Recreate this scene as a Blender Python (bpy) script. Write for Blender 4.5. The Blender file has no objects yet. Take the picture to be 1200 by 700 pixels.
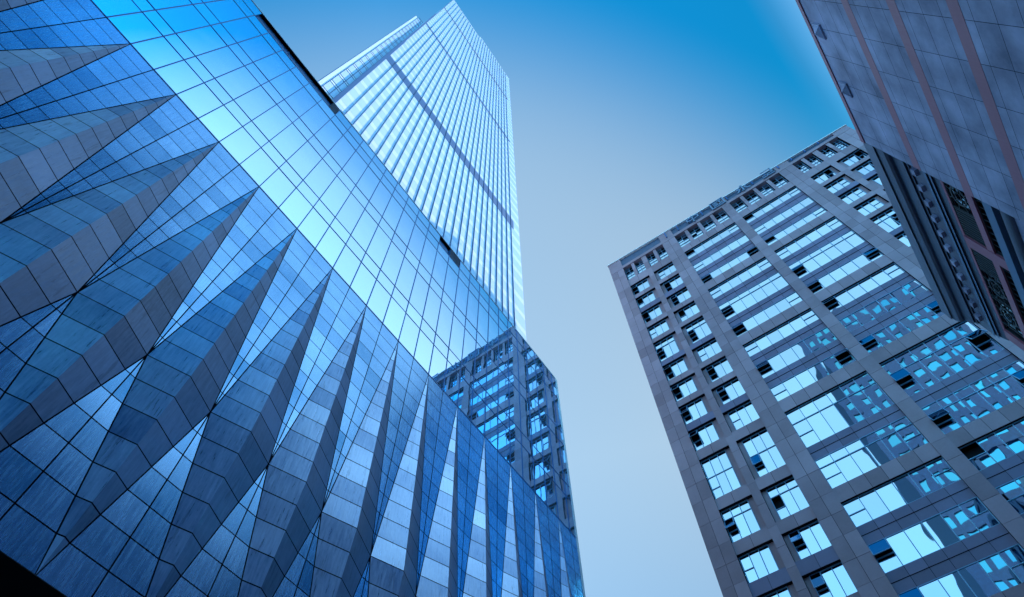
import bpy, math, random
from mathutils import Matrix, Vector
random.seed(11)
SC = bpy.context.scene
COL = SC.collection
EYE = 1.6

# ------------------------------------------------------------------ camera
cam = bpy.data.cameras.new('camera')
cam.sensor_width = 36.0
cam.lens = 794.5 / 1200 * 36
cam.clip_start = 0.1
cam.clip_end = 6000
cam_ob = bpy.data.objects.new('camera', cam)
COL.objects.link(cam_ob)
RT_, DN_, FW_ = (0.57323, -0.81926, -0.01456), (0.72859, 0.51790, -0.44827), (0.37479, 0.24636, 0.89378)
RT_, DN_, FW_ = Vector(RT_).normalized(), Vector(DN_).normalized(), Vector(FW_).normalized()
cam_ob.matrix_world = Matrix(((RT_[0], -DN_[0], -FW_[0], 0), (RT_[1], -DN_[1], -FW_[1], 0), (RT_[2], -DN_[2], -FW_[2], EYE), (0, 0, 0, 1)))
SC.camera = cam_ob

# ------------------------------------------------------------------ light
SUN_EL, SUN_AZ = 38.0, 115.0          # azimuth clockwise from +Y
w = bpy.data.worlds.new('World')
SC.world = w
w.use_nodes = True
nt = w.node_tree
bg = nt.nodes['Background']
sky = nt.nodes.new('ShaderNodeTexSky')
sky.sky_type = 'NISHITA'
sky.sun_disc = False
sky.sun_elevation = math.radians(SUN_EL)
sky.sun_rotation = math.radians(SUN_AZ)
sky.air_density = 1.0
sky.dust_density = 0.35
sky.ozone_density = 2.0
tc = nt.nodes.new('ShaderNodeTexCoord')
sep = nt.nodes.new('ShaderNodeSeparateXYZ')
nt.links.new(tc.outputs['Generated'], sep.inputs[0])

def wm(op, a, b=0.0, c=0.0, clamp=False):
    o = nt.nodes.new('ShaderNodeMath')
    o.operation = op
    o.use_clamp = clamp
    for i, v in enumerate((a, b, c)):
        if isinstance(v, (int, float)):
            o.inputs[i].default_value = v
        else:
            nt.links.new(v, o.inputs[i])
    return o.outputs[0]
# thin veil of haze: paler low in the north-east, round the sun and low in the west, clear blue overhead
sx, sy, sz = sep.outputs
lin = wm('MULTIPLY_ADD', sx, 2.40, wm('MULTIPLY_ADD', sy, 2.38, wm('MULTIPLY_ADD', sz, 2.54, -2.53)))
lin = wm('ADD', lin, 0.0, clamp=True)
veil_ne = wm('MULTIPLY', wm('MULTIPLY', lin, lin), wm('MULTIPLY_ADD', lin, -2.0, 3.0))
dots = wm('MULTIPLY_ADD', sx, 0.20, wm('MULTIPLY_ADD', sy, -0.60, wm('MULTIPLY', sz, 0.775)))
veil_sun = wm('MINIMUM', 1.0, wm('MULTIPLY', wm('SUBTRACT', dots, 0.898), 18.0))
veil_sun = wm('MULTIPLY', veil_sun, wm('MULTIPLY_ADD', sy, -7.0, -1.6, clamp=True))
veil_w = wm('MULTIPLY', wm('SUBTRACT', wm('MULTIPLY', sx, -1.0), 0.22), 4.0)
veil_w = wm('MINIMUM', veil_w, 0.95)
veil_w = wm('MULTIPLY', veil_w, wm('MULTIPLY_ADD', sy, 5.0, 2.0, clamp=True))
pos = lambda v: wm('MAXIMUM', v, 0.0)
veil = wm('ADD', wm('ADD', pos(veil_ne), pos(veil_sun)), pos(veil_w))
veil = wm('DIVIDE', veil, wm('POWER', wm('ADD', wm('POWER', veil, 3.0), 1.0), 0.3333))
mixc = nt.nodes.new('ShaderNodeMix')
mixc.data_type = 'RGBA'
nt.links.new(veil, mixc.inputs[0])
mixc.inputs[6].default_value = (0.02, 0.68, 0.88, 1)
mixc.inputs[7].default_value = (1.50, 1.30, 0.90, 1)
low = nt.nodes.new('ShaderNodeMix')          # cooler, dimmer air near the horizon
low.data_type = 'RGBA'
nt.links.new(wm('MULTIPLY_ADD', sz, -2.3, 1.75, clamp=True), low.inputs[0])
nt.links.new(mixc.outputs[2], low.inputs[6])
low.inputs[7].default_value = (0.22, 0.56, 0.70, 1)
mul = nt.nodes.new('ShaderNodeMix')
mul.data_type = 'RGBA'
mul.blend_type = 'MULTIPLY'
mul.inputs[0].default_value = 1
nt.links.new(sky.outputs[0], mul.inputs[6])
nt.links.new(low.outputs[2], mul.inputs[7])
side = wm('ADD', wm('MULTIPLY', wm('MULTIPLY_ADD', sy, -5.0, -1.25, clamp=True), 1.9), wm('MULTIPLY', wm('MULTIPLY_ADD', sx, -5.0, -1.5, clamp=True), 0.55))
glow = nt.nodes.new('ShaderNodeVectorMath')     # the sunny southern and open western sky are brighter
glow.operation = 'SCALE'
nt.links.new(mul.outputs[2], glow.inputs[0])
even = wm('MULTIPLY_ADD', wm('SUBTRACT', sx, wm('MAXIMUM', sy, -0.22)), -0.8, 1.13)   # evens out the sky away from the sun
even = wm('MINIMUM', wm('MAXIMUM', even, 0.6), 1.3)
nt.links.new(wm('MULTIPLY', wm('ADD', side, 1.0), even), glow.inputs[3])
nt.links.new(glow.outputs[0], bg.inputs[0])
bg.inputs[1].default_value = 0.15
sun = bpy.data.lights.new('sun', 'SUN')
sun.energy = 3.7
sun.angle = math.radians(0.5)
sun.color = (1.0, 0.95, 0.88)
sun_ob = bpy.data.objects.new('sun', sun)
COL.objects.link(sun_ob)
sd = Vector((math.sin(math.radians(SUN_AZ)) * math.cos(math.radians(SUN_EL)), math.cos(math.radians(SUN_AZ)) * math.cos(math.radians(SUN_EL)), math.sin(math.radians(SUN_EL))))
sun_ob.rotation_euler = sd.to_track_quat('Z', 'Y').to_euler()
sun_ob.location = sd * 400
vs = SC.view_settings
vs.view_transform = 'Standard'
vs.look = 'None'
vs.exposure = 1.0
vs.gamma = 1.0
vs.use_curve_mapping = False
SC.render.engine = 'CYCLES'
SC.cycles.max_bounces = 8
SC.cycles.glossy_bounces = 6

# ------------------------------------------------------------------ helpers
class MB:
    """collects faces; build() links them as ONE mesh object"""
    def __init__(s):
        s.v, s.f, s.m, s.t = [], [], [], []
    def poly(s, pts, m=0, t=0.5):
        i = len(s.v)
        s.v += [tuple(p) for p in pts]
        s.f.append(tuple(range(i, i + len(pts))))
        s.m.append(m)
        s.t.append(t)
    def box(s, x0, x1, y0, y1, z0, z1, m=0, t=0.5, skip=''):
        i = len(s.v)
        s.v += [(x, y, z) for z in (z0, z1) for y in (y0, y1) for x in (x0, x1)]
        fs = {'b': (0, 2, 3, 1), 't': (4, 5, 7, 6), 'f': (0, 1, 5, 4), 'k': (2, 6, 7, 3), 'l': (0, 4, 6, 2), 'r': (1, 3, 7, 5)}
        for k, q in fs.items():
            if k not in skip:
                s.f.append(tuple(i + a for a in q))
                s.m.append(m)
                s.t.append(t)
    def bar(s, a, b, wd, up, dp, m=0):
        """rectangular bar from a to b; wd across, dp along 'up' """
        a, b, up = Vector(a), Vector(b), Vector(up).normalized()
        d = (b - a).normalized()
        q = d.cross(up).normalized() * wd / 2
        u = up * dp / 2
        i = len(s.v)
        for p in (a, b):
            s.v += [tuple(p + q + u), tuple(p + q - u), tuple(p - q - u), tuple(p - q + u)]
        for q4 in ((0, 1, 2, 3), (7, 6, 5, 4), (0, 4, 5, 1), (1, 5, 6, 2), (2, 6, 7, 3), (3, 7, 4, 0)):
            s.f.append(tuple(i + a_ for a_ in q4))
            s.m.append(m)
            s.t.append(0.5)
    def ring(s, c, r0, r1, ax, dp, n=28, m=0):
        """flat ring in the XZ plane (ax='y') with thickness dp along y"""
        pts = []
        for k in range(n):
            a = 2 * math.pi * k / n
            pts.append((math.cos(a), math.sin(a)))
        for k in range(n):
            p, q = pts[k], pts[(k + 1) % n]
            A = [(c[0] + r * u[0], c[1] + o, c[2] + r * u[1]) for u in (p, q) for r in (r0, r1) for o in (0, dp)]
            # order: p r0 0, p r0 dp, p r1 0, p r1 dp, q r0 0 ...
            for q4 in ((0, 2, 6, 4), (2, 3, 7, 6), (1, 5, 7, 3), (0, 4, 5, 1)):
                s.poly([A[j] for j in q4], m)
    def build(s, name, mats, parent=None, smooth=False, recalc=True):
        me = bpy.data.meshes.new(name)
        ori = Vector((0, 0, 0))
        p = parent
        while p is not None:
            ori = ori + p.location
            p = p.parent
        me.from_pydata([(a - ori.x, b - ori.y, c - ori.z) for a, b, c in s.v], [], s.f)
        mats = mats if isinstance(mats, (list, tuple)) else [mats]
        for m in mats:
            me.materials.append(m)
        me.polygons.foreach_set('material_index', s.m)
        at = me.attributes.new('tone', 'FLOAT', 'FACE')
        at.data.foreach_set('value', s.t)
        me.update()
        o = bpy.data.objects.new(name, me)
        COL.objects.link(o)
        o.parent = parent
        return o

def thing(name, label, cat, loc, group=None):
    o = bpy.data.objects.new(name, None)
    o.empty_display_size = 2
    COL.objects.link(o)
    o.location = loc
    o['label'] = label
    o['category'] = cat
    if group:
        o['group'] = group
    return o

class NT:
    """tiny node helper"""
    def __init__(s, name):
        s.mat = bpy.data.materials.new(name)
        s.mat.use_nodes = True
        s.t = s.mat.node_tree
        s.b = s.t.nodes['Principled BSDF']
    def n(s, typ, **kw):
        o = s.t.nodes.new(typ)
        for k, v in kw.items():
            setattr(o, k, v)
        return o
    def l(s, a, b):
        s.t.links.new(a, b)
    def val(s, inp, v):
        if hasattr(v, 'is_linked') or hasattr(v, 'links'):
            s.l(v, inp)
        else:
            inp.default_value = v
    def math(s, op, a, b=0.0, c=0.0, clamp=False):
        o = s.n('ShaderNodeMath', operation=op, use_clamp=clamp)
        s.val(o.inputs[0], a)
        s.val(o.inputs[1], b)
        s.val(o.inputs[2], c)
        return o.outputs[0]
    def mix(s, f, a, b, mode='MIX'):
        o = s.n('ShaderNodeMix', data_type='RGBA', blend_type=mode)
        s.val(o.inputs[0], f)
        for i, v in ((6, a), (7, b)):
            if isinstance(v, tuple):
                o.inputs[i].default_value = v if len(v) == 4 else v + (1,)
            else:
                s.l(v, o.inputs[i])
        return o.outputs[2]
    def noise(s, scale=(1, 1, 1), sc=1.0, detail=3, rough=0.55):
        co = s.n('ShaderNodeTexCoord')
        mp = s.n('ShaderNodeMapping')
        mp.inputs['Scale'].default_value = scale
        s.l(co.outputs['Object'], mp.inputs[0])
        no = s.n('ShaderNodeTexNoise')
        no.inputs['Scale'].default_value = sc
        no.inputs['Detail'].default_value = detail
        no.inputs['Roughness'].default_value = rough
        s.l(mp.outputs[0], no.inputs['Vector'])
        return no.outputs['Fac']
    def rng(s, v, a, b, c, d):
        o = s.n('ShaderNodeMapRange')
        s.val(o.inputs[0], v)
        for i, x in enumerate((a, b, c, d)):
            o.inputs[i + 1].default_value = x
        return o.outputs[0]
    def tone(s):
        o = s.n('ShaderNodeAttribute', attribute_name='tone')
        return o.outputs['Fac']
    def bump(s, h, dist, strength=1.0):
        o = s.n('ShaderNodeBump')
        o.inputs['Distance'].default_value = dist
        o.inputs['Strength'].default_value = strength
        s.l(h, o.inputs['Height'])
        s.l(o.outputs[0], s.b.inputs['Normal'])

def plain(name, col, rough=0.5, metal=0.0, var=0.0, spec=0.5):
    m = NT(name)
    m.b.inputs['Roughness'].default_value = rough
    m.b.inputs['Metallic'].default_value = metal
    m.b.inputs['Specular IOR Level'].default_value = spec
    if var:
        f = m.rng(m.noise(sc=1.7, detail=4), 0.3, 0.7, 1 - var, 1 + var)
        c = m.mix(1.0, col, m.comb(f) if hasattr(m, 'comb') else col, 'MULTIPLY') if False else None
        hs = m.n('ShaderNodeHueSaturation')
        hs.inputs['Color'].default_value = col + (1,)
        m.l(f, hs.inputs['Value'])
        m.l(hs.outputs[0], m.b.inputs['Base Color'])
    else:
        m.b.inputs['Base Color'].default_value = col + (1,)
    return m.mat

def stone(name, dark, light, rough, streak=0.35, mottled=0.3, tonew=0.5, spec=0.5, bump=0.0, stain=0.0, metal=0.0):
    m = NT(name)
    m.b.inputs['Metallic'].default_value = metal
    big = m.rng(m.noise(sc=0.35, detail=5), 0.3, 0.7, -0.5, 0.5)
    st = m.rng(m.noise(scale=(9, 9, 0.55), sc=1.6, detail=4, rough=0.65), 0.3, 0.7, -0.5, 0.5)
    fine = m.rng(m.noise(sc=6.0, detail=6, rough=0.7), 0.3, 0.7, -0.5, 0.5)
    f = m.math('MULTIPLY_ADD', m.math('SUBTRACT', m.tone(), 0.5), tonew * 2, 0.5)
    f = m.math('MULTIPLY_ADD', big, mottled, f)
    f = m.math('MULTIPLY_ADD', st, streak, f)
    f = m.math('MULTIPLY_ADD', fine, 0.12, f, True)
    c = m.mix(f, dark, light)
    if stain:
        run = m.math('GREATER_THAN', m.noise(scale=(5, 5, 0.35), sc=1.0, detail=5, rough=0.75), 0.62)
        c = m.mix(m.math('MULTIPLY', run, stain), c, tuple(x * 0.35 for x in dark))
    m.l(c, m.b.inputs['Base Color'])
    m.b.inputs['Specular IOR Level'].default_value = spec
    m.l(m.math('MULTIPLY_ADD', st, 0.12, rough), m.b.inputs['Roughness'])
    if bump:
        m.bump(m.noise(scale=(9, 9, 0.55), sc=1.6, detail=4), bump)
    return m.mat

def mirror(name, col, rough, wave, wsc, tone=0.0, stretch=(1, 1, 1), detail=1.5):
    m = NT(name)
    m.b.inputs['Metallic'].default_value = 1.0
    m.b.inputs['Roughness'].default_value = rough
    hs = m.n('ShaderNodeHueSaturation')
    hs.inputs['Color'].default_value = col + (1,)
    m.l(m.rng(m.tone(), 0, 1, 1 - tone, 1 + tone), hs.inputs['Value'])
    m.l(hs.outputs[0], m.b.inputs['Base Color'])
    if wave:
        m.bump(m.noise(scale=stretch, sc=wsc, detail=detail, rough=0.45), wave)
    return m.mat

M = {}
M['clad'] = stone('glossy_blue_grey_panel', (0.02, 0.20, 0.43), (0.22, 0.51, 0.84), 0.26, streak=0.30, mottled=0.5, tonew=0.5, spec=0.9, bump=0.0012, stain=0.2, metal=0.75)
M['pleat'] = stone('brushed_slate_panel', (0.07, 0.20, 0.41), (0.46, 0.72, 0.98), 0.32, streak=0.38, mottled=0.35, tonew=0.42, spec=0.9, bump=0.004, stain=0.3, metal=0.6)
M['pleat_shaded'] = stone('shaded_slate_panel', (0.04, 0.10, 0.20), (0.22, 0.36, 0.60), 0.42, streak=0.38, mottled=0.35, tonew=0.4, spec=0.6, bump=0.004, stain=0.3, metal=0.25)  # right faces of the pleats: their shade is put into the colour
M['joint'] = plain('dark_joint', (0.010, 0.013, 0.02), 0.95, spec=0.0)
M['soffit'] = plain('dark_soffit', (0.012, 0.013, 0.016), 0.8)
M['pod_glass'] = mirror('blue_mirror_glass', (0.44, 0.73, 1.0), 0.01, 0.0026, 0.6, 0.05)
M['pod_glass'].node_tree.nodes['Principled BSDF'].inputs['Metallic'].default_value = 0.86
M['mullion'] = plain('dark_blue_metal', (0.015, 0.13, 0.36), 0.4, 0.3)
M['louver'] = plain('dark_louver', (0.05, 0.20, 0.42), 0.5)
M['trim'] = plain('white_trim', (0.8, 0.8, 0.8), 0.5)
M['roof'] = plain('roof_gravel', (0.25, 0.25, 0.25), 0.9, var=0.2)
M['tow_glass'] = plain('pale_tower_glass', (0.60, 0.70, 0.88), 0.12, 0.0, spec=0.9)
M['tow_white'] = plain('white_spandrel_glass', (0.72, 0.77, 0.88), 0.25, 0.0)
M['fin'] = plain('deep_blue_fin', (0.0, 0.06, 0.19), 0.45)
M['band'] = plain('blue_louver_band', (0.0, 0.06, 0.19), 0.5)
M['brown'] = stone('brown_granite', (0.24, 0.145, 0.165), (0.46, 0.30, 0.34), 0.5, streak=0.05, mottled=0.35, tonew=0.3, spec=0.4)
M['bluestone'] = stone('slate_blue_panel', (0.12, 0.095, 0.155), (0.23, 0.19, 0.29), 0.45, streak=0.05, mottled=0.3, tonew=0.3, spec=0.4)
M['off_glass'] = mirror('office_mirror_glass', (0.62, 0.90, 1.0), 0.015, 0.015, 0.32, 0.08, (1, 1.5, 0.65), 1.6)
M['frame'] = plain('blue_grey_window_frame', (0.16, 0.32, 0.48), 0.4, 0.2)
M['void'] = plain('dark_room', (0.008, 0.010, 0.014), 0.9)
M['sash'] = mirror('vent_sash_glass', (0.10, 0.28, 0.45), 0.05, 0.004, 0.8)
M['parapet'] = plain('blue_grey_parapet', (0.06, 0.10, 0.17), 0.4, 0.0, 0.15)
M['sign'] = plain('pale_metal_letters', (0.20, 0.30, 0.42), 0.35, 0.3)
M['granite'] = stone('mottled_grey_granite', (0.13, 0.13, 0.205), (0.52, 0.48, 0.64), 0.55, streak=0.06, mottled=1.1, tonew=0.25, spec=0.4)
M['pink'] = stone('pink_granite', (0.32, 0.085, 0.125), (0.48, 0.155, 0.20), 0.45, streak=0.03, mottled=0.4, tonew=0.2, spec=0.4)
M['moulding'] = stone('dark_moulded_stone', (0.07, 0.08, 0.12), (0.16, 0.18, 0.25), 0.5, streak=0.02, mottled=0.35, tonew=0.3)
M['fillet'] = plain('blue_grey_fillet', (0.09, 0.17, 0.28), 0.5)
M['grille'] = plain('dark_iron_grille', (0.02, 0.03, 0.035), 0.5, 0.4)
M['dark_glass'] = mirror('dark_window_glass', (0.05, 0.09, 0.11), 0.08, 0.01, 0.5)
M['far_wall'] = plain('far_tower_wall', (0.006, 0.035, 0.10), 0.7, var=0.2, spec=0.15)
M['far_glass'] = mirror('far_tower_glass', (0.16, 0.74, 1.0), 0.03, 0.01, 0.4, 0.1)
M['asphalt'] = plain('asphalt', (0.05, 0.05, 0.055), 0.9, var=0.25)
M['paving'] = plain('paving_slabs', (0.22, 0.22, 0.23), 0.8, var=0.2)

# ------------------------------------------------------------------ ground
def ground():
    g = MB()
    g.poly([(-3000, -3000, 0), (3000, -3000, 0), (3000, 3000, 0), (-3000, 3000, 0)])
    o = g.build('ground', M['asphalt'])
    o['kind'] = 'structure'
    for nm, (x0, x1, y0, y1) in {'pavement': (-60, 41.0, 5.5, 13.9)}.items():
        p = MB()
        p.box(x0, x1, y0, y1, 0.004, 0.13, skip='b')
        q = p.build(nm, M['paving'])
        q['kind'] = 'structure'
ground()

# ------------------------------------------------------------------ podium (left foreground)
D = 14.0
MOD = 0.0865 * D
X0P = -0.4318 * D                       # centre line of one pleat
ZT, ROW, NROW, NWAIST = 2.087 * D + EYE, 0.0695 * D, 20, 13
ZB = ZT - NROW * ROW
ZW = ZT - NWAIST * ROW
DEEP = 0.0322 * D
XL, XR = X0P - 17 * MOD, 1.948 * D
G = 0.019                                # half a joint

def halfw(z):
    return MOD * ((ZT - z) / (ZT - ZW) if z >= ZW else (z - ZB) / (ZW - ZB))

def panel(mb, P, y_of, t, gl, gr, inset_y=0.0):
    """quad panel P = (xl_top, xr_top, xl_bot, xr_bot, ztop, zbot) with open joints"""
    pass

def build_podium():
    root = thing('podium_building', 'pleated grey stone podium with mirror glass upper storeys in the left foreground', 'building', (0, D, 0))
    flat, back = MB(), MB()
    cells = [X0P + 2 * MOD * j for j in range(-8, 30)]
    for c in cells:
        if c - MOD > XR:
            continue
        pl, pj = MB(), MB()
        for r in range(NROW):
            z1, z0 = ZT - r * ROW, ZT - (r + 1) * ROW
            a1, a0 = halfw(z1 - G), halfw(z0 + G)
            zz1, zz0 = z1 - G, z0 + G
            # the two flat panels of the cell
            for sgn in (-1, 1):
                xs = [(c + sgn * (MOD - G), zz1), (c + sgn * (a1 + G), zz1), (c + sgn * (a0 + G), zz0), (c + sgn * (MOD - G), zz0)]
                if sgn > 0 and c + a1 > XR or sgn < 0 and c - MOD > XR:
                    continue
                xs = [(min(x, XR), z) for x, z in xs]
                top_ok = (xs[0][0] - xs[1][0]) * sgn > 0.005
                bot_ok = (xs[3][0] - xs[2][0]) * sgn > 0.005
                if not top_ok and not bot_ok:
                    continue
                t = min(1, max(0, random.gauss(0.5, 0.17)))
                if r < 3:
                    t = 0.62 + random.uniform(-.06, .06)
                if not top_ok:
                    k = (xs[0][0] - xs[1][0]) / ((xs[0][0] - xs[1][0]) - (xs[3][0] - xs[2][0]))
                    zm = zz1 + (zz0 - zz1) * k
                    xs = [(xs[0][0], zm), xs[2], xs[3]]
                elif not bot_ok:
                    k = (xs[0][0] - xs[1][0]) / ((xs[0][0] - xs[1][0]) - (xs[3][0] - xs[2][0]))
                    zm = zz1 + (zz0 - zz1) * k
                    xs = [xs[0], xs[1], (xs[0][0], zm)]
                pts = [(x, D, z) for x, z in xs]
                if sgn < 0:
                    pts.reverse()
                flat.poly(pts[::-1], 0, t)
                # shallow edge so that the joint has depth
            # the two slanting faces of the pleat
            if c > XR - 0.3:
                continue
            for sgn in (-1, 1):
                w1, w0 = halfw(z1 - G), halfw(z0 + G)
                d1, d0 = DEEP * w1 / MOD, DEEP * w0 / MOD
                e1, e0 = max(0, w1 - G) / w1 if w1 > 1e-6 else 0, max(0, w0 - G) / w0 if w0 > 1e-6 else 0
                pts = [(c + sgn * w1 * e1, D - d1 * (1 - e1), zz1), (c, D - d1, zz1), (c, D - d0, zz0), (c + sgn * w0 * e0, D - d0 * (1 - e0), zz0)]
                if sgn > 0:
                    pts.reverse()
                t = min(1, max(0, random.gauss(0.5, 0.2)))
                if random.random() < 0.10:
                    t = min(1, t + 0.35)
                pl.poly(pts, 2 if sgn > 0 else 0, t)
                q = [(c + sgn * halfw(z1), D + 0.03, z1), (c, D + 0.03 - DEEP * halfw(z1) / MOD, z1), (c, D + 0.03 - DEEP * halfw(z0) / MOD, z0), (c + sgn * halfw(z0), D + 0.03, z0)]
                if sgn > 0:
                    q.reverse()
                pl.poly(q, 1)
        if pl.f:
            pl.build('pleat', [M['pleat'], M['joint'], M['pleat_shaded']], root)
    back.poly([(XL, D + 0.035, ZB), (XR, D + 0.035, ZB), (XR, D + 0.035, ZT), (XL, D + 0.035, ZT)])
    fo = flat.build('stone_cladding', M['clad'], root)
    back.build('joint_backing', M['joint'], fo)
    # body, soffit, lobby
    body = MB()
    top = 3.275 * D + EYE
    body.box(XL, XR, D + 0.6, 46, ZB, top - 0.6, 0, skip='b')
    body.box(XL, XR - 0.002, D + 0.05, D + 0.6, ZB, ZT - 0.02, 0, skip='b')
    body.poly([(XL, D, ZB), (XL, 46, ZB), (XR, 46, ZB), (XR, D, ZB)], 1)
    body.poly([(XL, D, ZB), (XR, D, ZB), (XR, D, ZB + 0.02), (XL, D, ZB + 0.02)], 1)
    body.poly([(XR, D, ZB), (XR, D + 0.6, ZB), (XR, D + 0.6, top), (XR, D, top)], 2)
    body.poly([(XL, D, ZB), (XL, D, top), (XL, D + 0.6, top), (XL, D + 0.6, ZB)], 2)
    body.box(XL + 2, XR - 2, D + 5, 44, 0, ZB - 0.01, 1, skip='bt')
    body.build('body', [M['roof'], M['soffit'], M['clad']], root)
    for k in range(6):
        x = XL + 4 + k * (XR - XL - 8) / 5
        p = MB()
        p.box(x - .5, x + .5, D + 1.2, D + 2.2, 0, ZB - 0.01, skip='bt')
        p.build('column', M['clad'], root)
    # curtain wall
    zs = [2.087, 2.300, 2.391, 2.688, 2.788, 3.090, 3.188, 3.290]
    zs = [z * D + EYE for z in zs]
    xs = [X0P + MOD * k for k in range(-17, 29) if X0P + MOD * k < XR - 0.2] + [XR]
    slots = [(X0P, 0.043 * D), (0.787 * D, 0.957 * D)]
    gl, mu = MB(), MB()
    def in_slot(x):
        return any(a - .01 < x < b - .05 for a, b in slots)
    for i in range(len(xs) - 1):
        for j in range(7):
            if j == 6 and in_slot(xs[i]):
                continue
            j4 = [random.uniform(-.0016, .0016) for _ in range(3)]
            j4 = [q * 1.6 for q in j4]
            pts = [(xs[i], D + j4[0], zs[j]), (xs[i + 1], D + j4[1], zs[j]), (xs[i + 1], D + j4[1] + j4[2] - j4[0], zs[j + 1]), (xs[i], D + j4[2], zs[j + 1])]
            gl.poly(pts, 0, random.random())
    cw = gl.build('curtain_wall', M['pod_glass'], root)
    for x in xs[:-1]:
        zt = zs[6] if in_slot(x) or in_slot(x - .1) else zs[7]
        mu.box(x - .022, x + .022, D - .025, D + .02, zs[0], zt, skip='kbt')
    for j in range(0, 7):
        hh = 0.022 if j else 0.035
        mu.box(XL, XR, D - .018, D + .02, zs[j] - hh / 1.0, zs[j] + hh, skip='klr')
    mu.build('mullion_grid', M['mullion'], cw)
    # dark slots below the parapet
    for a, b in slots:
        s = MB()
        s.poly([(a, D + .22, zs[6]), (b, D + .22, zs[6]), (b, D + .22, zs[7]), (a, D + .22, zs[7])])
        s.poly([(a, D, zs[6]), (b, D, zs[6]), (b, D + .22, zs[6]), (a, D + .22, zs[6])])
        s.poly([(a, D, zs[7]), (a, D + .22, zs[7]), (b, D + .22, zs[7]), (b, D, zs[7])])
        s.poly([(a, D, zs[6]), (a, D + .22, zs[6]), (a, D + .22, zs[7]), (a, D, zs[7])])
        s.poly([(b, D, zs[6]), (b, D, zs[7]), (b, D + .22, zs[7]), (b, D + .22, zs[6])])
        n = max(2, round((b - a) / MOD))
        for k in range(1, n):
            x = a + (b - a) * k / n
            s.box(x - .02, x + .02, D + .17, D + .218, zs[6] + .02, zs[7] - .02)
        s.build('parapet_slot', M['louver'], root)
    cap = MB()
    cap.box(XL, XR + .02, D - .03, D + .62, zs[7], zs[7] + 0.07)
    cap.build('parapet_cap', M['trim'], root)
    ct = MB()
    ct.box(XR, XR + .24, D - .012, D + .2, ZB, zs[7] - .002)
    ct.build('corner_trim', M['trim'], root)
    return root
build_podium()

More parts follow.
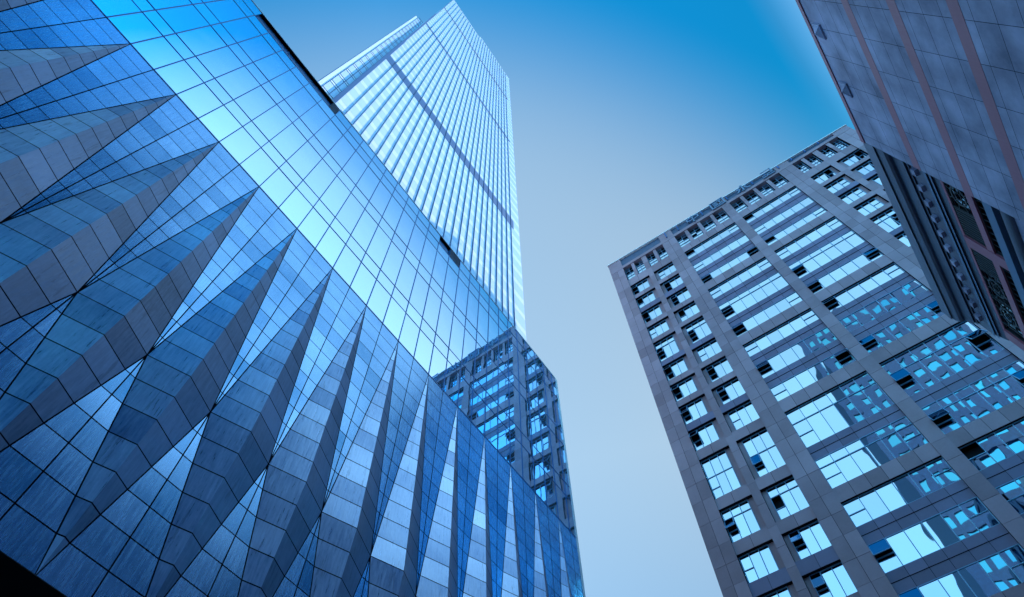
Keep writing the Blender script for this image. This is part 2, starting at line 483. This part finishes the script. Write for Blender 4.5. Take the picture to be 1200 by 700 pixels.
# ------------------------------------------------------------------ skyscraper behind the podium
YT = 20.6
def build_tower():
    s = YT
    base = 3.275 * D + EYE - 0.6
    root = thing('skyscraper', 'very tall white glass skyscraper with close set blue vertical fins rising behind the podium', 'building', (16, YT, base))
    xl, xr = 0.045 * s, 1.655 * s
    xm = 0.79 * s
    topl, topr = 12.35 * s + EYE, 12.6 * s + EYE
    fx = [1.5355 * s - 0.0592 * s * k for k in range(25)]
    xs = sorted([xl] + fx + [1.5947 * s, xr])
    FL = 4.0
    bands = [(4.90, 5.08), (7.66, 7.74), (10.22, 10.33)]
    bands = [(a * s + EYE, b * s + EYE) for a, b in bands]
    gl = MB()
    n = int((topr - base) / FL) + 1
    for i in range(len(xs) - 1):
        tp = topl if xs[i] < xm else topr
        for k in range(n):
            z0, z1 = base + k * FL, min(base + (k + 1) * FL, tp)
            if z0 >= tp:
                continue
            zm = min(z0 + 1.15, tp)
            j = [random.uniform(-.004, .004) for _ in range(2)]
            gl.poly([(xs[i], YT, z0), (xs[i + 1], YT, z0), (xs[i + 1], YT, zm), (xs[i], YT, zm)], 1, random.random())
            if z1 > zm:
                gl.poly([(xs[i], YT + j[0], zm), (xs[i + 1], YT + j[0], zm), (xs[i + 1], YT + j[1], z1), (xs[i], YT + j[1], z1)], 0, random.random())
    cw = gl.build('curtain_wall', [M['tow_glass'], M['tow_white']], root)
    tr = MB()
    for k in range(n):
        for dz in (0, 1.15):
            z = base + k * FL + dz
            if z < topl - .1:
                tr.box(xl, xr, YT - .012, YT + .02, z - .02, z + .02, skip='klr')
    tr.build('transom_grid', M['trim'], cw)
    body = MB()
    body.box(xl, xm, YT + .05, YT + 34, base, topl - .3, skip='b')
    body.box(xm, xr, YT + .05, YT + 34, base, topr - .3, skip='b')
    body.box(xl - .004, xm, YT - .05, YT + 1.2, topl - .3, topl + .4)
    body.box(xm + .004, xr + .05, YT - .06, YT + 1.2, topr - .3, topr + .5)
    body.build('body', M['tow_white'], root)
    for x in fx:
        f = MB()
        tp = topl if x < xm else topr
        f.box(x - .035, x + .035, YT - .13, YT + .02, base, tp - .8)
        f.build('fin', M['fin'], root)
    for z0, z1 in bands:
        b = MB()
        b.box(xl, 1.575 * s, YT - .045, YT + .02, z0, z1)
        b.build('louver_band', M['band'], root)
    e = MB()
    e.box(xl - .35, xl + .10, YT - .16, YT + .4, base, 6.0 * s)
    e.box(xl - .30, xl + .02, YT - .12, YT + .4, 6.0 * s, 9.0 * s)
    e.box(xl - .12, xl + .02, YT - .1, YT + .4, 9.0 * s, topl)
    e.build('corner_recess', M['band'], root)
    # lower wing on the left
    wl, wr = -0.0726 * s, xl - .36
    wt = 7.5 * s + EYE
    g = MB()
    xw = [wl, wl + .75, wl + 1.25, (wl + wr + 1.5) / 2, wr]
    xw = [wl, -0.045 * s, 0.001 * s, wr]
    k = 0
    z = base
    while z < wt:
        for i in range(3):
            m0 = 1 if i == 0 else 0
            g.poly([(xw[i], YT + .25, z), (xw[i + 1], YT + .25, z), (xw[i + 1], YT + .25, min(z + 3.2, wt)), (xw[i], YT + .25, min(z + 3.2, wt))], m0, random.random())
            g.poly([(xw[i], YT + .25, min(z + 3.2, wt)), (xw[i + 1], YT + .25, min(z + 3.2, wt)), (xw[i + 1], YT + .25, min(z + 4, wt)), (xw[i], YT + .25, min(z + 4, wt))], 1, random.random())
        z += 4
    g.box(wl, wr, YT + .3, YT + 14, base, wt, 1, skip='b')
    wing = g.build('side_wing', [M['tow_glass'], M['tow_white']], root)
    gm = MB()
    for x in xw[:3]:
        gm.box(x - .04, x + .04, YT + .2, YT + .27, base, wt)
    z = base
    while z < wt:
        for dz in (0, 3.2):
            gm.box(xw[1], wr, YT + .21, YT + .27, z + dz - .03, z + dz + .03)
        z += 4
    gm.build('mullion_grid', M['fin'], wing)
build_tower()

# ------------------------------------------------------------------ brown office block (right)
XO = 41.8
def build_office():
    root = thing('office_building', 'brown granite office block with rows of blue mirror windows and open vents, right of centre', 'building', (XO, -7.6, 0))
    E = EYE
    YL, YR = 10.45, -25.6
    mir = -15.15                           # facade is symmetrical about y = mir / 2
    def my(y):
        return mir - y
    TOP = 90.5 + E
    RB, RC = 0.17, 0.33                    # recesses: bays, narrow columns
    bays = [(0.27, -7.02), (my(-7.02), my(0.27))]
    cols = [(8.515, 5.65), (4.95, 2.2), (my(2.2), my(4.95)), (my(5.65), my(8.515))]
    rows_b = [(81.6, 79.62), (77.65, 75.75), (73.9, 72.05), (70.4, 68.22), (66.5, 63.25), (61.65, 59.45), (57.8, 55.75), (54.2, 51.95), (50.4, 48.2), (46.65, 42.1), (40.62, 37.4), (36.0, 33.75), (32.2, 29.9), (28.35, 26.1), (24.5, 22.3), (20.7, 18.5), (16.9, 14.7), (13.1, 10.9)]
    brown_after = {-1, 2, 5, 8, 10, 13, 16}
    rows_c = [(81.45, 78.6), (77.7, 74.9), (73.85, 71.05), (70.05, 67.25), (66.4, 62.4), (61.5, 58.7), (57.8, 55.0), (54.1, 51.28), (50.3, 47.5), (46.3, 41.5), (40.3, 36.92), (35.75, 33.23), (32.05, 29.5), (28.3, 25.7), (24.5, 21.9), (20.7, 18.1), (16.9, 14.3), (13.1, 10.5)]
    top_row = (87.15, 83.3)
    wall, blue, jt = MB(), MB(), MB()
    B = 0.66
    def slab(y0, y1, z0, z1, x0, x1, mb):
        """stone panels with real joints between them"""
        ny = max(1, round((y1 - y0) / 1.19)) if (y1 - y0) > 2.2 else (2 if (y1 - y0) > 1.5 else 1)
        nz = max(1, round((z1 - z0) / 1.9))
        mb.box(x0 + 0.022, x1, y0, y1, z0, z1, 1, skip='r')
        g = 0.014
        for a in range(ny):
            for b in range(nz):
                ya, yb = y0 + (y1 - y0) * a / ny, y0 + (y1 - y0) * (a + 1) / ny
                za, zb = z0 + (z1 - z0) * b / nz, z0 + (z1 - z0) * (b + 1) / nz
                ga, gb = (g if a else 0), (g if a < ny - 1 else 0)
                mb.box(x0, x0 + 0.021, ya + ga, yb - gb, za + (g if b else 0.008), zb - (g if b < nz - 1 else 0.008), 0, random.random(), skip='r')
    ztop0 = 87.15 + E
    # full height piers
    piers = [(YL, 8.515), (2.2, 0.27), (-7.02, my(-7.02)), (my(0.27), my(2.2)), (my(8.515), YR)]
    for a, b in piers:
        z = 0
        lv = [0] + sorted(r[1] + E - 0.25 for r in rows_b) + [top_row[1] + E - .2, ztop0]
        for z0, z1 in zip(lv[:-1], lv[1:]):
            slab(b, a, z0, z1, XO - 0.10, XO + B, wall)
    for a, b in [(5.65, 4.95), (my(4.95), my(5.65))]:
        lv = [0] + sorted(r[1] + E - 0.25 for r in rows_c) + [top_row[1] + E - .2]
        for z0, z1 in zip(lv[:-1], lv[1:]):
            slab(b, a, z0, z1, XO - 0.02, XO + B, wall)
    # spandrels of the bays
    for a, b in bays:
        up = top_row[1] + E
        for i, (zt, zb) in enumerate(rows_b):
            br = (i - 1) in brown_after
            tgt = wall if br else MB()
            xf = XO - 0.05 if br else XO + 0.08
            if br:
                slab(b, a, zt + E, up, xf, XO + B, tgt)
            else:
                h = up - zt - E
                slab(b, a, zt + E + h * .52, up, xf, XO + B, tgt)
                slab(b, a, zt + E, zt + E + h * .52, xf + .05, XO + B, tgt)
                tgt.build('spandrel', [M['bluestone'], M['joint']], root)
            up = zb + E
        slab(b, a, 0, up, XO - .05, XO + B, wall)
    for a, b in cols:
        up = top_row[1] + E
        inner = 0.40
        for i, (zt, zb) in enumerate(rows_c):
            br = (i - 1) in brown_after or i % 3 == 1
            tgt = wall if br else MB()
            slab(b, a, zt + E, up, XO, XO + B, tgt)
            if not br:
                tgt.build('spandrel', [M['bluestone'], M['joint']], root)
            up = zb + E
        slab(b, a, 0, up, XO, XO + B, wall)
    # top storey: little piers between the louvred windows
    tops = []
    for (a, b), nw in [(bays[0], 4), (bays[1], 4)] + [(c, 2) for c in cols]:
        wd = a - b
        pw = 0.45
        ww = (wd - pw * (nw - 1)) / nw
        for k in range(nw):
            y0 = a - k * (ww + pw)
            tops.append((y0, y0 - ww))
            if k < nw - 1:
                slab(y0 - ww - pw, y0 - ww, top_row[1] + E, ztop0, XO - .02, XO + B, wall)
    slab(5.65 - .7, 5.65, top_row[1] + E - .2, ztop0, XO - .02, XO + B, wall)
    slab(my(5.65), my(5.65) + .7, top_row[1] + E - .2, ztop0, XO - .02, XO + B, wall)
    body = wall
    body.box(XO + B + .55, XO + 12, YR, YL, 0, TOP - 2.0, 2, skip='b')
    body.box(XO + B, XO + B + .55, YL - .5, YL, 0, TOP - 2.0, 2, skip='b')
    body.box(XO + B, XO + B + .55, YR, YR + .5, 0, TOP - 2.0, 2, skip='b')
    body.box(XO + 8, XO + 42, -62, YR - .01, 0, TOP - 2.0, 2, skip='b')  # unseen rear wing, added to keep the sun off the podium
    wobj = wall.build('wall', [M['brown'], M['joint'], M['brown']], root)

    # ---- windows
    stuffs = [MB(), MB()]
    count = [0]
    def window(y0, y1, zb, zt, rec, np_, kind, vents, deep_strip=0.0, single=True):
        """y0 is the left jamb seen from the street (larger y)"""
        fr, gl, sashes = MB(), MB(), []
        x = XO + rec
        fw = 0.05
        if deep_strip:                      # stone strip beside the pane at the depth of the window
            side, wd = deep_strip
            if side == 'L':
                fr.box(x - .02, x + .05, y0 - wd, y0, zb, zt, 1)
                y0 -= wd
            else:
                fr.box(x - .02, x + .05, y1, y1 + wd, zb, zt, 1)
                y1 += wd
        ys = [y0 + (y1 - y0) * k / np_ for k in range(np_ + 1)]
        h = zt - zb
        def bar_v(y, a, b, wd=fw):
            fr.box(x - .06, x + .03, y - wd / 2, y + wd / 2, a, b)
        def bar_h(ya, yb, z, wd=fw):
            fr.box(x - .055, x + .03, min(ya, yb), max(ya, yb), z - wd / 2, z + wd / 2)
        for k, y in enumerate(ys):
            yy = y - fw / 2 if k == 0 else (y + fw / 2 if k == np_ else y)
            bar_v(yy, zb, zt, fw if k in (0, np_) else 0.055)
        bar_h(y0, y1, zb + fw / 2)
        bar_h(y0, y1, zt - fw / 2)
        def pane(ya, yb, za, zc):
            a = [random.gauss(0, .004) for _ in range(3)]
            gl.poly([(x + a[0], ya, za), (x + a[0] + a[2], ya, zc), (x + a[1] + a[2], yb, zc), (x + a[1], yb, za)], 0, random.random())
        def hole(ya, yb, za, zc):
            gl.box(x + .01, x + .5, min(ya, yb), max(ya, yb), za, zc, 1, skip='l')
        def awning(ya, yb, za, zc, op, frac=1.0):
            """top hung sash pushed out at the bottom"""
            hole(ya, yb, za, zc)
            ln = zc - za
            dx, dz = -math.sin(op) * ln, -math.cos(op) * ln
            ya_, yb_ = max(ya, yb) - .03, min(ya, yb) + .03
            tl, tr_ = (x - .05, ya_, zc - .02), (x - .05, yb_, zc - .02)
            bl, br = (x - .05 + dx, ya_, zc - .02 + dz), (x - .05 + dx, yb_, zc - .02 + dz)
            sash = MB()
            sashes.append(sash)
            sash.poly([tl, tr_, br, bl], 0)
            nrm = (Vector(tr_) - Vector(tl)).cross(Vector(bl) - Vector(tl))
            for p, q in ((tl, bl), (tr_, br), (tl, tr_), (bl, br)):
                sash.bar(p, q, .05, nrm, .05, 1)
        def louvre(ya, yb, za, zc, nn):
            for k in range(nn):
                z0 = za + (zc - za) * k / nn
                z1 = za + (zc - za) * (k + 1) / nn
                if k:
                    bar_h(ya, yb, z0, .07)
                if random.random() < (0.75 if k >= nn - 2 else 0.05):
                    hole(ya, yb, z0, z1)
                else:
                    pane(ya, yb, z0, z1)
        if kind == 'louvre':
            for a, b in zip(ys[:-1], ys[1:]):
                louvre(a, b, zb, zt, 5)
        else:
            tr_z = None
            if kind == 'tall':
                tr_z = zb + h * (0.55 if np_ == 3 else 0.66)
            elif kind == 'mid':
                tr_z = zb + h * 0.72
            if tr_z:
                bar_h(y0, y1, tr_z, .07)
            for k, (a, b) in enumerate(zip(ys[:-1], ys[1:])):
                hi = tr_z or zt
                if tr_z:
                    pane(a, b, tr_z, zt)
                if k in vents:
                    zmid = zb + (hi - zb) * 0.5
                    bar_h(a, b, zmid, .06)
                    st = vents[k]
                    pane(a, b, zb, zmid)
                    if st == 0:
                        pane(a, b, zmid, hi)
                    elif st == 1:
                        awning(a, b, zmid, hi, math.radians(random.uniform(16, 30)))
                    else:
                        hole(a, b, zmid, hi)
                else:
                    pane(a, b, zb, hi)
        if not single or count[0] >= 96:
            for src, dst in ((fr, 0), (gl, 1)):
                d = stuffs[dst]
                i = len(d.v)
                d.v += src.v
                d.f += [tuple(i + q for q in f) for f in src.f]
                d.m += src.m
                d.t += src.t
            return
        count[0] += 1
        fo = fr.build('window', [M['frame'], M['brown']], root)
        gl.build('glass', [M['off_glass'], M['void']], fo)
        for sash in sashes:
            sash.build('vent_sash', [M['sash'], M['frame']], fo)
    def vstate(p_open):
        r = random.random()
        return 1 if r < p_open else (2 if r < p_open + .05 else 0)
    for i, (zt, zb) in enumerate(rows_b):
        kind = 'tall' if i in (9,) else ('mid' if i in (4, 10) else 'row')
        for j, (a, b) in enumerate(bays):
            v = {0: vstate(.58 if i > 0 else .3)}
            if random.random() < .6:
                v[5] = vstate(.5)
            window(a, b, zb + E, zt + E, RB, 6, kind, v, single=i < 14)
    for i, (zt, zb) in enumerate(rows_c):
        kind = 'tall' if i == 9 else ('mid' if i in (4, 10) else 'row')
        for j, (a, b) in enumerate(cols):
            strip = ('R', .5) if j in (0, 2) else ('L', .40)
            if j == 2:
                strip = ('R', .4)
            if j == 3:
                strip = ('L', .5)
            window(a, b, zb + E, zt + E, RC, 3, kind, {(0 if j < 2 else 2): vstate(.62)}, strip, single=(j < 2 and i < 14) or (j >= 2 and i < 7))
    for (a, b) in tops:
        window(a, b, top_row[1] + E, top_row[0] + E, 0.45, 2, 'louvre', {})
    s0 = stuffs[0].build('window_frame', [M['frame'], M['brown']], root)
    s0['kind'] = 'stuff'
    s1 = stuffs[1].build('window_glass', [M['off_glass'], M['void']], root)
    s1['kind'] = 'stuff'
    # ---- parapet
    p = MB()
    p.box(XO - .12, XO + B, YR, YL, ztop0, ztop0 + .7, 0)
    p.box(XO + .1, XO + B, YR + .1, YL - .1, ztop0 + .7, TOP - .15, 1)
    y = YL
    for a, b in piers:
        p.box(XO - .1, XO + .099, b, a, ztop0 + .7, TOP - .15, 0)
    drop = lambda v: [(x, y, z - (max(0, 10.45 - y) / 36 * 1.7 if z > ztop0 + .71 else 0)) for x, y, z in v]
    p.v = drop(p.v)
    p.build('parapet', [M['brown'], M['parapet']], root)
    c = MB()
    c.box(XO - .2, XO + .9, YR - .1, YL + .1, TOP - .15, TOP, 0)
    c.v = drop(c.v)
    c.build('coping', M['trim'], root)
    for k in range(13):
        y = 1.2 - k * 1.9
        br = MB()
        br.bar((XO - .16, y, ztop0 + .9), (XO - .16, y, TOP - .35 - (10.45 - y) / 36 * 1.7), .12, (1, 0, 0), .18)
        br.build('bracket', M['mullion'], root)
    # ---- letters on the parapet, read in the mirror glass of the podium
    def glyph(strokes, yc, z0, size):
        g = MB()
        for (u0, v0, u1, v1) in strokes:
            a = (XO - .24, yc - (u0 - .5) * size, z0 + v0 * size)
            b = (XO - .24, yc - (u1 - .5) * size, z0 + v1 * size)
            g.bar(a, b, size * .085, (1, 0, 0), .16)
        return g.build('sign_character', M['sign'], root)
    zhong = [(.12, .36, .12, .78), (.12, .76, .88, .76), (.88, .78, .88, .36), (.12, .38, .88, .38), (.5, 0, .5, 1)]
    guo = [(.06, .02, .06, .98), (.06, .95, .94, .95), (.94, .98, .94, .02), (.06, .05, .94, .05), (.2, .72, .8, .72), (.27, .58, .27, .4), (.27, .58, .48, .58), (.48, .58, .48, .4), (.25, .41, .5, .41), (.2, .24, .55, .28), (.6, .86, .8, .2), (.78, .45, .58, .2), (.7, .86, .78, .8)]
    yong = [(.44, .97, .56, .86), (.34, .76, .54, .76), (.52, .78, .52, .06), (.52, .08, .40, .14), (.08, .52, .36, .54), (.36, .54, .10, .12), (.84, .66, .58, .46), (.56, .52, .94, .08)]
    last = [(.2, .9, .85, .9), (.83, .92, .83, .3), (.2, .6, .83, .6), (.15, .3, .9, .3), (.5, .3, .5, .02), (.1, .05, .95, .05)]
    zs0 = ztop0 + .45
    for st, yc in ((zhong, -3.1), (guo, -6.9), (yong, -10.7), (last, -14.3)):
        glyph(st, yc, zs0, 2.1)
    return root
build_office()

# ------------------------------------------------------------------ granite building (top right)
DR = 12.0
def build_granite():
    Y = -DR
    xa, xe = 1.688 * DR, 2.86 * DR
    xl = -14.0
    top = 3.335 * DR + EYE
    root = thing('granite_building', 'dark granite building with pink stone bands and a dentilled cornice, close on the right', 'building', (0, Y, 0))
    P = lambda t: t * DR + EYE
    wall = MB()
    # panel rows between joints, bands left free
    bands = [(2.862 - .361 * k, 2.803 - .361 * k) for k in range(7)]
    zrows = [(3.30, 3.13), (3.13, 3.02), (3.02, 2.915), (2.915, 2.862)]
    for b1, b0 in bands:
        zrows += [(b0, b0 - .045), (b0 - .045, b0 - .148), (b0 - .148, b0 - .252), (b0 - .252, b0 - .302)]
    g = .011
    xj = sorted(set([xa] + [(1.04 + .148 * k) * DR for k in range(-15, 5) if (1.04 + .148 * k) * DR < xa - .3] + [xl]))
    for z1, z0 in zrows:
        if z0 < 0.1:
            continue
        for a, b in zip(xj[:-1], xj[1:]):
            wall.poly([(b - g, Y, P(z0) + g), (a + g, Y, P(z0) + g), (a + g, Y, P(z1) - g), (b - g, Y, P(z1) - g)], 0, min(1, max(0, random.gauss(.5, .13))))
    wall.poly([(xa, Y - .012, 0), (xl, Y - .012, 0), (xl, Y - .012, top - .2), (xa, Y - .012, top - .2)], 1)
    wall.poly([(xa, Y, 0), (xa, Y, top - .4), (xa, Y - 1.3, top - .4), (xa, Y - 1.3, 0)], 0)
    wall.box(xl, xa - .01, Y - 30, Y - .02, 0, top - .3, 0, skip='b')
    wall.box(xa - .01, xe - .3, Y - 30, Y - 1.30, 0, 3.0 * DR, 2, skip='b')
    wo = wall.build('wall', [M['granite'], M['joint'], M['far_wall']], root)
    for b1, b0 in bands:
        if b0 < .15:
            continue
        b = MB()
        b.box(xl, xa - .006, Y - .01, Y + .008, P(b0), P(b1), 0)
        b.build('stone_band', M['pink'], root)
    # unseen taller block, added to cut the skylight on the podium's left
    tall, tg = MB(), MB()
    tx0, tx1, ty0, ty1, tz = xl - 16, 3.0, Y - 30, Y - 4.0, 74.0
    tall.box(tx0, tx1 - .4, ty0, ty1 - .4, 0, tz - .4, 0, skip='b')
    nf, nb = 20, 8
    for k in range(nf):
        z0, z1 = k * tz / nf, (k + 1) * tz / nf
        tall.box(tx0, tx1, ty0, ty1, z1 - 1.5, z1, 0, skip='')
    for j in range(nb + 1):
        y = ty0 + (ty1 - ty0) * j / nb
        tall.box(tx1 - .4, tx1 - .05, max(ty0, y - .6), min(ty1, y + .6), 0, tz - .01, 0)
        x = tx0 + (tx1 - tx0) * j / nb
        tall.box(max(tx0, x - .6), min(tx1, x + .6), ty1 - .4, ty1 - .05, 0, tz - .01, 0)
    tg.poly([(tx1 - .3, ty0, 0), (tx1 - .3, ty1, 0), (tx1 - .3, ty1, tz - 1), (tx1 - .3, ty0, tz - 1)])
    tg.poly([(tx0, ty1 - .3, 0), (tx0, ty1 - .3, tz - 1), (tx1, ty1 - .3, tz - 1), (tx1, ty1 - .3, 0)])
    tall.build('sky_blocker', M['far_wall'], root)
    tg.build('sky_blocker_glazing', M['far_glass'], root)
    cp = MB()
    cp.box(xl, xa + .02, Y - .5, Y + .06, P(3.30), top, 0)
    cp.build('coping', M['pink'], root)
    # pyramid bosses near the top edge
    for k in range(-5, 2):
        xc = (1.052 + .306 * k) * DR
        zc = P(3.222)
        h = .40
        b = MB()
        ap = (xc, Y + .34, zc - .1)
        cs = [(xc - h, Y + .10, zc - h), (xc + h, Y + .10, zc - h), (xc + h, Y + .10, zc + h), (xc - h, Y + .10, zc + h)]
        for i in range(4):
            b.poly([cs[i], ap, cs[(i + 1) % 4]][::1])
        b.box(xc - h - .05, xc + h + .05, Y + .002, Y + .10, zc - h - .05, zc + h + .05)
        b.build('pyramid_boss', M['granite'], root)
    # ---- cornice over the recessed wing: profile (t ratio, depth factor)
    prof = [(3.335, 1.0, 0), (3.231, 1.0, 0), (3.226, 1.006, 1), (3.19, 1.009, 2), (3.13, 1.018, 2), (3.09, 1.029, 2), (3.058, 1.041, 2), (3.050, 1.0425, 1), (3.0, 1.048, 0), (2.956, 1.055, 0), (2.948, 1.064, 1), (2.916, 1.064, 0), (2.909, 1.0715, 0), (2.800, 1.0735, 1), (2.796, 1.0705, 0), (2.776, 1.0705, 0), (2.774, 1.078, 1), (2.756, 1.078, 0), (2.753, 1.0765, 0), (2.739, 1.0765, 0), (2.737, 1.083, 1), (2.662, 1.094, 1)]
    fil = [('fillet', 13, 15), ('fillet', 17, 19)]
    pts = [(-DR * d, t * d * DR + EYE) for t, d, _ in prof]
    co = MB()
    sub = MB()
    for i in range(len(pts) - 1):
        (y0, z0), (y1, z1) = pts[i], pts[i + 1]
        q = [(xa, y0, z0), (xe, y0, z0), (xe, y1, z1), (xa, y1, z1)]
        mat_i = 1 if i in (14, 18, 6) else 0
        co.poly(q[::-1], mat_i, .8 if i == 0 else .5)
    # end cap, top and back
    ring = [(xe, y, z) for y, z in pts] + [(xe, Y - 1.35, pts[-1][1]), (xe, Y - 1.35, pts[0][1])]
    co.poly(ring, 0, .5)
    co.poly([(xa, Y, pts[0][1]), (xa, Y - 1.35, pts[0][1]), (xe, Y - 1.35, pts[0][1]), (xe, Y, pts[0][1])], 0)
    co.poly([(xa, Y - 1.35, pts[0][1]), (xa, Y - 1.35, pts[-1][1]), (xe, Y - 1.35, pts[-1][1]), (xe, Y - 1.35, pts[0][1])], 0)
    corn = co.build('cornice', [M['moulding'], M['fillet']], root)
    xd = xa + .35
    while xd < xe - .4:
        dn = MB()
        y1 = -DR * 1.072
        zc = 2.852 * 1.072 * DR + EYE
        dn.box(xd, xd + .40, y1 - .02, y1 + .20, zc - .20, zc + .22)
        dn.build('dentil', M['granite'], corn)
        xd += 1.13
    # ---- recessed wall with grilled windows
    YW = -DR * 1.097
    W = lambda t: t * 1.097 * DR + EYE
    zt, z1, z2, z3, z4, z5 = W(2.662), W(2.641), W(2.487), W(2.443), W(2.371), W(2.318)
    rw = MB()
    rw.box(xa, xe - .3, YW - .05, YW + .05, z1, zt, 0)
    rw.box(xa, xe - .3, YW - .6, YW + .02, 0, W(2.215), 1)
    rw.box(xa, xe - .3, YW - .6, YW - .12, W(2.215), z5 - .002, 2)
    rw.build('recessed_wall', [M['pink'], M['granite'], M['moulding']], root)
    b = MB()
    b.box(xa, xe - .28, YW - .1, YW + .10, z3, z2)
    b.build('stone_band', M['pink'], root)
    b = MB()
    b.box(xa, xe - .27, YW - .1, YW + .16, z5, z4)
    b.build('stone_band', M['fillet'], root)
    hr = MB()
    n = 10
    for k in range(n):
        a0, a1 = math.pi * k / n, math.pi * (k + 1) / n
        zc, r = (W(2.215) + W(2.266)) / 2, (W(2.266) - W(2.215)) / 2
        f = lambda a: (YW + .021 + r * math.sin(a) * .8, zc + r * math.cos(a))
        (ya, za), (yb, zb) = f(a0), f(a1)
        hr.poly([(xa, ya, za), (xe - .3, ya, za), (xe - .3, yb, zb), (xa, yb, zb)][::-1], 0)
    hr.build('roll_moulding', M['moulding'], root)
    xp = [xa - 1.9, 1.995 * 1.097 * DR, xe - .75]
    pw = .37
    for x in xp[1:]:
        q = MB()
        q.box(x - pw, x + pw, YW - .1, YW + .125, z4, z1 - .002)
        q.build('pier', M['pink'], root)
    edges = [(xa, xp[1] - pw), (xp[1] + pw, xp[2] - pw)]
    for wi, (a, b_) in enumerate(edges):
        for lo, hi, big in ((z2, z1, True), (z4, z3, False)):
            f = MB()
            yy = YW - .02
            f.box(a, b_, yy - .05, yy + .03, lo, lo + .07)
            f.box(a, b_, yy - .05, yy + .03, hi - .07, hi)
            f.box(a, a + .07, yy - .05, yy + .03, lo, hi)
            f.box(b_ - .07, b_, yy - .05, yy + .03, lo, hi)
            win = f.build('window', M['grille'], root)
            gq = MB()
            gq.poly([(b_, YW - .09, lo), (a, YW - .09, lo), (a, YW - .09, hi), (b_, YW - .09, hi)])
            gq.build('glass', M['dark_glass'], win)
            if not big:
                k = MB()
                x = a
                while x < b_:
                    k.box(x - .02, x + .02, yy - .03, yy + .01, lo, hi)
                    x += .42
                k.build('grille', M['grille'], win)
                continue
            k = MB()
            hgt = hi - lo
            zc = (lo + hi) / 2
            sq = hgt
            sl0, sl1 = (b_ - 2.0, b_) if wi == 0 else (a, a + 1.6)
            x = sl0
            while x < sl1:
                k.box(x, x + .09, yy - .04, yy + .04, lo, hi)
                x += .19
            cx = [sl0 - sq * .5 - .1] if wi == 0 else [sl1 + sq * .5 + .1]
            cx += [cx[0] - sq - .2 if wi == 0 else cx[0] + sq + .2]
            for c in cx:
                if c - sq / 2 < a - .3 or c + sq / 2 > b_ + .3:
                    continue
                k.ring((c, yy, zc), sq * .27, sq * .33, 'y', .05)
                k.ring((c, yy, zc), sq * .11, sq * .14, 'y', .05, 18)
                for q in range(8):
                    an = math.pi * q / 4 + math.pi / 8
                    ca, sa = math.cos(an), math.sin(an)
                    e = min(.5 / max(abs(ca), 1e-3), .5 / max(abs(sa), 1e-3)) * sq
                    k.bar((c + ca * sq * .33, yy + .02, zc + sa * sq * .33), (c + ca * e, yy + .02, zc + sa * e), .05, (0, 1, 0), .05)
                for q in range(4):
                    an = math.pi * q / 2 + math.pi / 4
                    ca, sa = math.cos(an) * sq * .12, math.sin(an) * sq * .12
                    k.bar((c + ca, yy + .02, zc + sa), (c + ca * 2.5, yy + .02, zc + sa * 2.5), .035, (0, 1, 0), .04)
                for s_ in (-1, 1):
                    k.box(c + s_ * sq * .5 - .03, c + s_ * sq * .5 + .03, yy - .03, yy + .05, lo, hi)
            k.build('grille', M['grille'], win)
build_granite()

# ------------------------------------------------------------------ tower behind the viewer, seen mirrored in the office windows
def build_far():
    x1, x0, y0, y1, top = -48.0, -84.0, -46.5, -14.0, 174.0
    root = thing('grey_tower', 'grey high rise with a grid of square windows, mirrored in the office windows', 'building', (x1, -40, 0))
    b = MB()
    b.box(x0, x1 - .3, y0, y1, 0, top, skip='b')
    g = MB()
    nz, ny = 34, 10
    for k in range(ny + 1):
        y = y0 + (y1 - y0) * k / ny
        b.box(x1 - .3, x1, y - .75, y + .75, 0, top, skip='b')
    for k in range(nz):
        z = 4 + k * (top - 6) / nz
        for j in range(ny):
            ya, yb = y0 + (y1 - y0) * j / ny + .75, y0 + (y1 - y0) * (j + 1) / ny - .75
            b.box(x1 - .3, x1 - .05, ya, yb, z - 1.05, z + 1.05)
            a = random.gauss(0, .012)
            g.poly([(x1 - .2, ya, z + 1.05), (x1 - .2 + a, yb, z + 1.05), (x1 - .2 + a, yb, z + 3.6), (x1 - .2, ya, z + 3.6)], 0, random.random())
    b.build('wall', M['far_wall'], root)
    o = g.build('window', M['far_glass'], root)
    o['kind'] = 'stuff'
build_far()

# ------------------------------------------------------------------ little floodlights on the podium roof edge
def floodlight(x, label):
    z = 3.29 * D + EYE + .07
    root = thing('floodlight', label, 'floodlight', (x, D + .3, z), 'floodlights on the podium parapet')
    m = MB()
    m.box(x - .03, x + .03, D + .27, D + .33, z, z + .45)
    m.build('stand', M['mullion'], root)
    r = MB()
    r.ring((x, D + .2, z + .62), .20, .27, 'y', .18, 20)
    r.build('rim', M['mullion'], root)
    l = MB()
    n = 16
    l.poly([(x + .2 * math.cos(2 * math.pi * k / n), D + .3, z + .62 + .2 * math.sin(2 * math.pi * k / n)) for k in range(n)])
    l.build('lens', M['trim'], root)
floodlight(0.10 * D, 'small round floodlight on the podium parapet beside the long dark slot')
floodlight(1.40 * D, 'small round floodlight on the podium parapet in front of the rightmost fins')
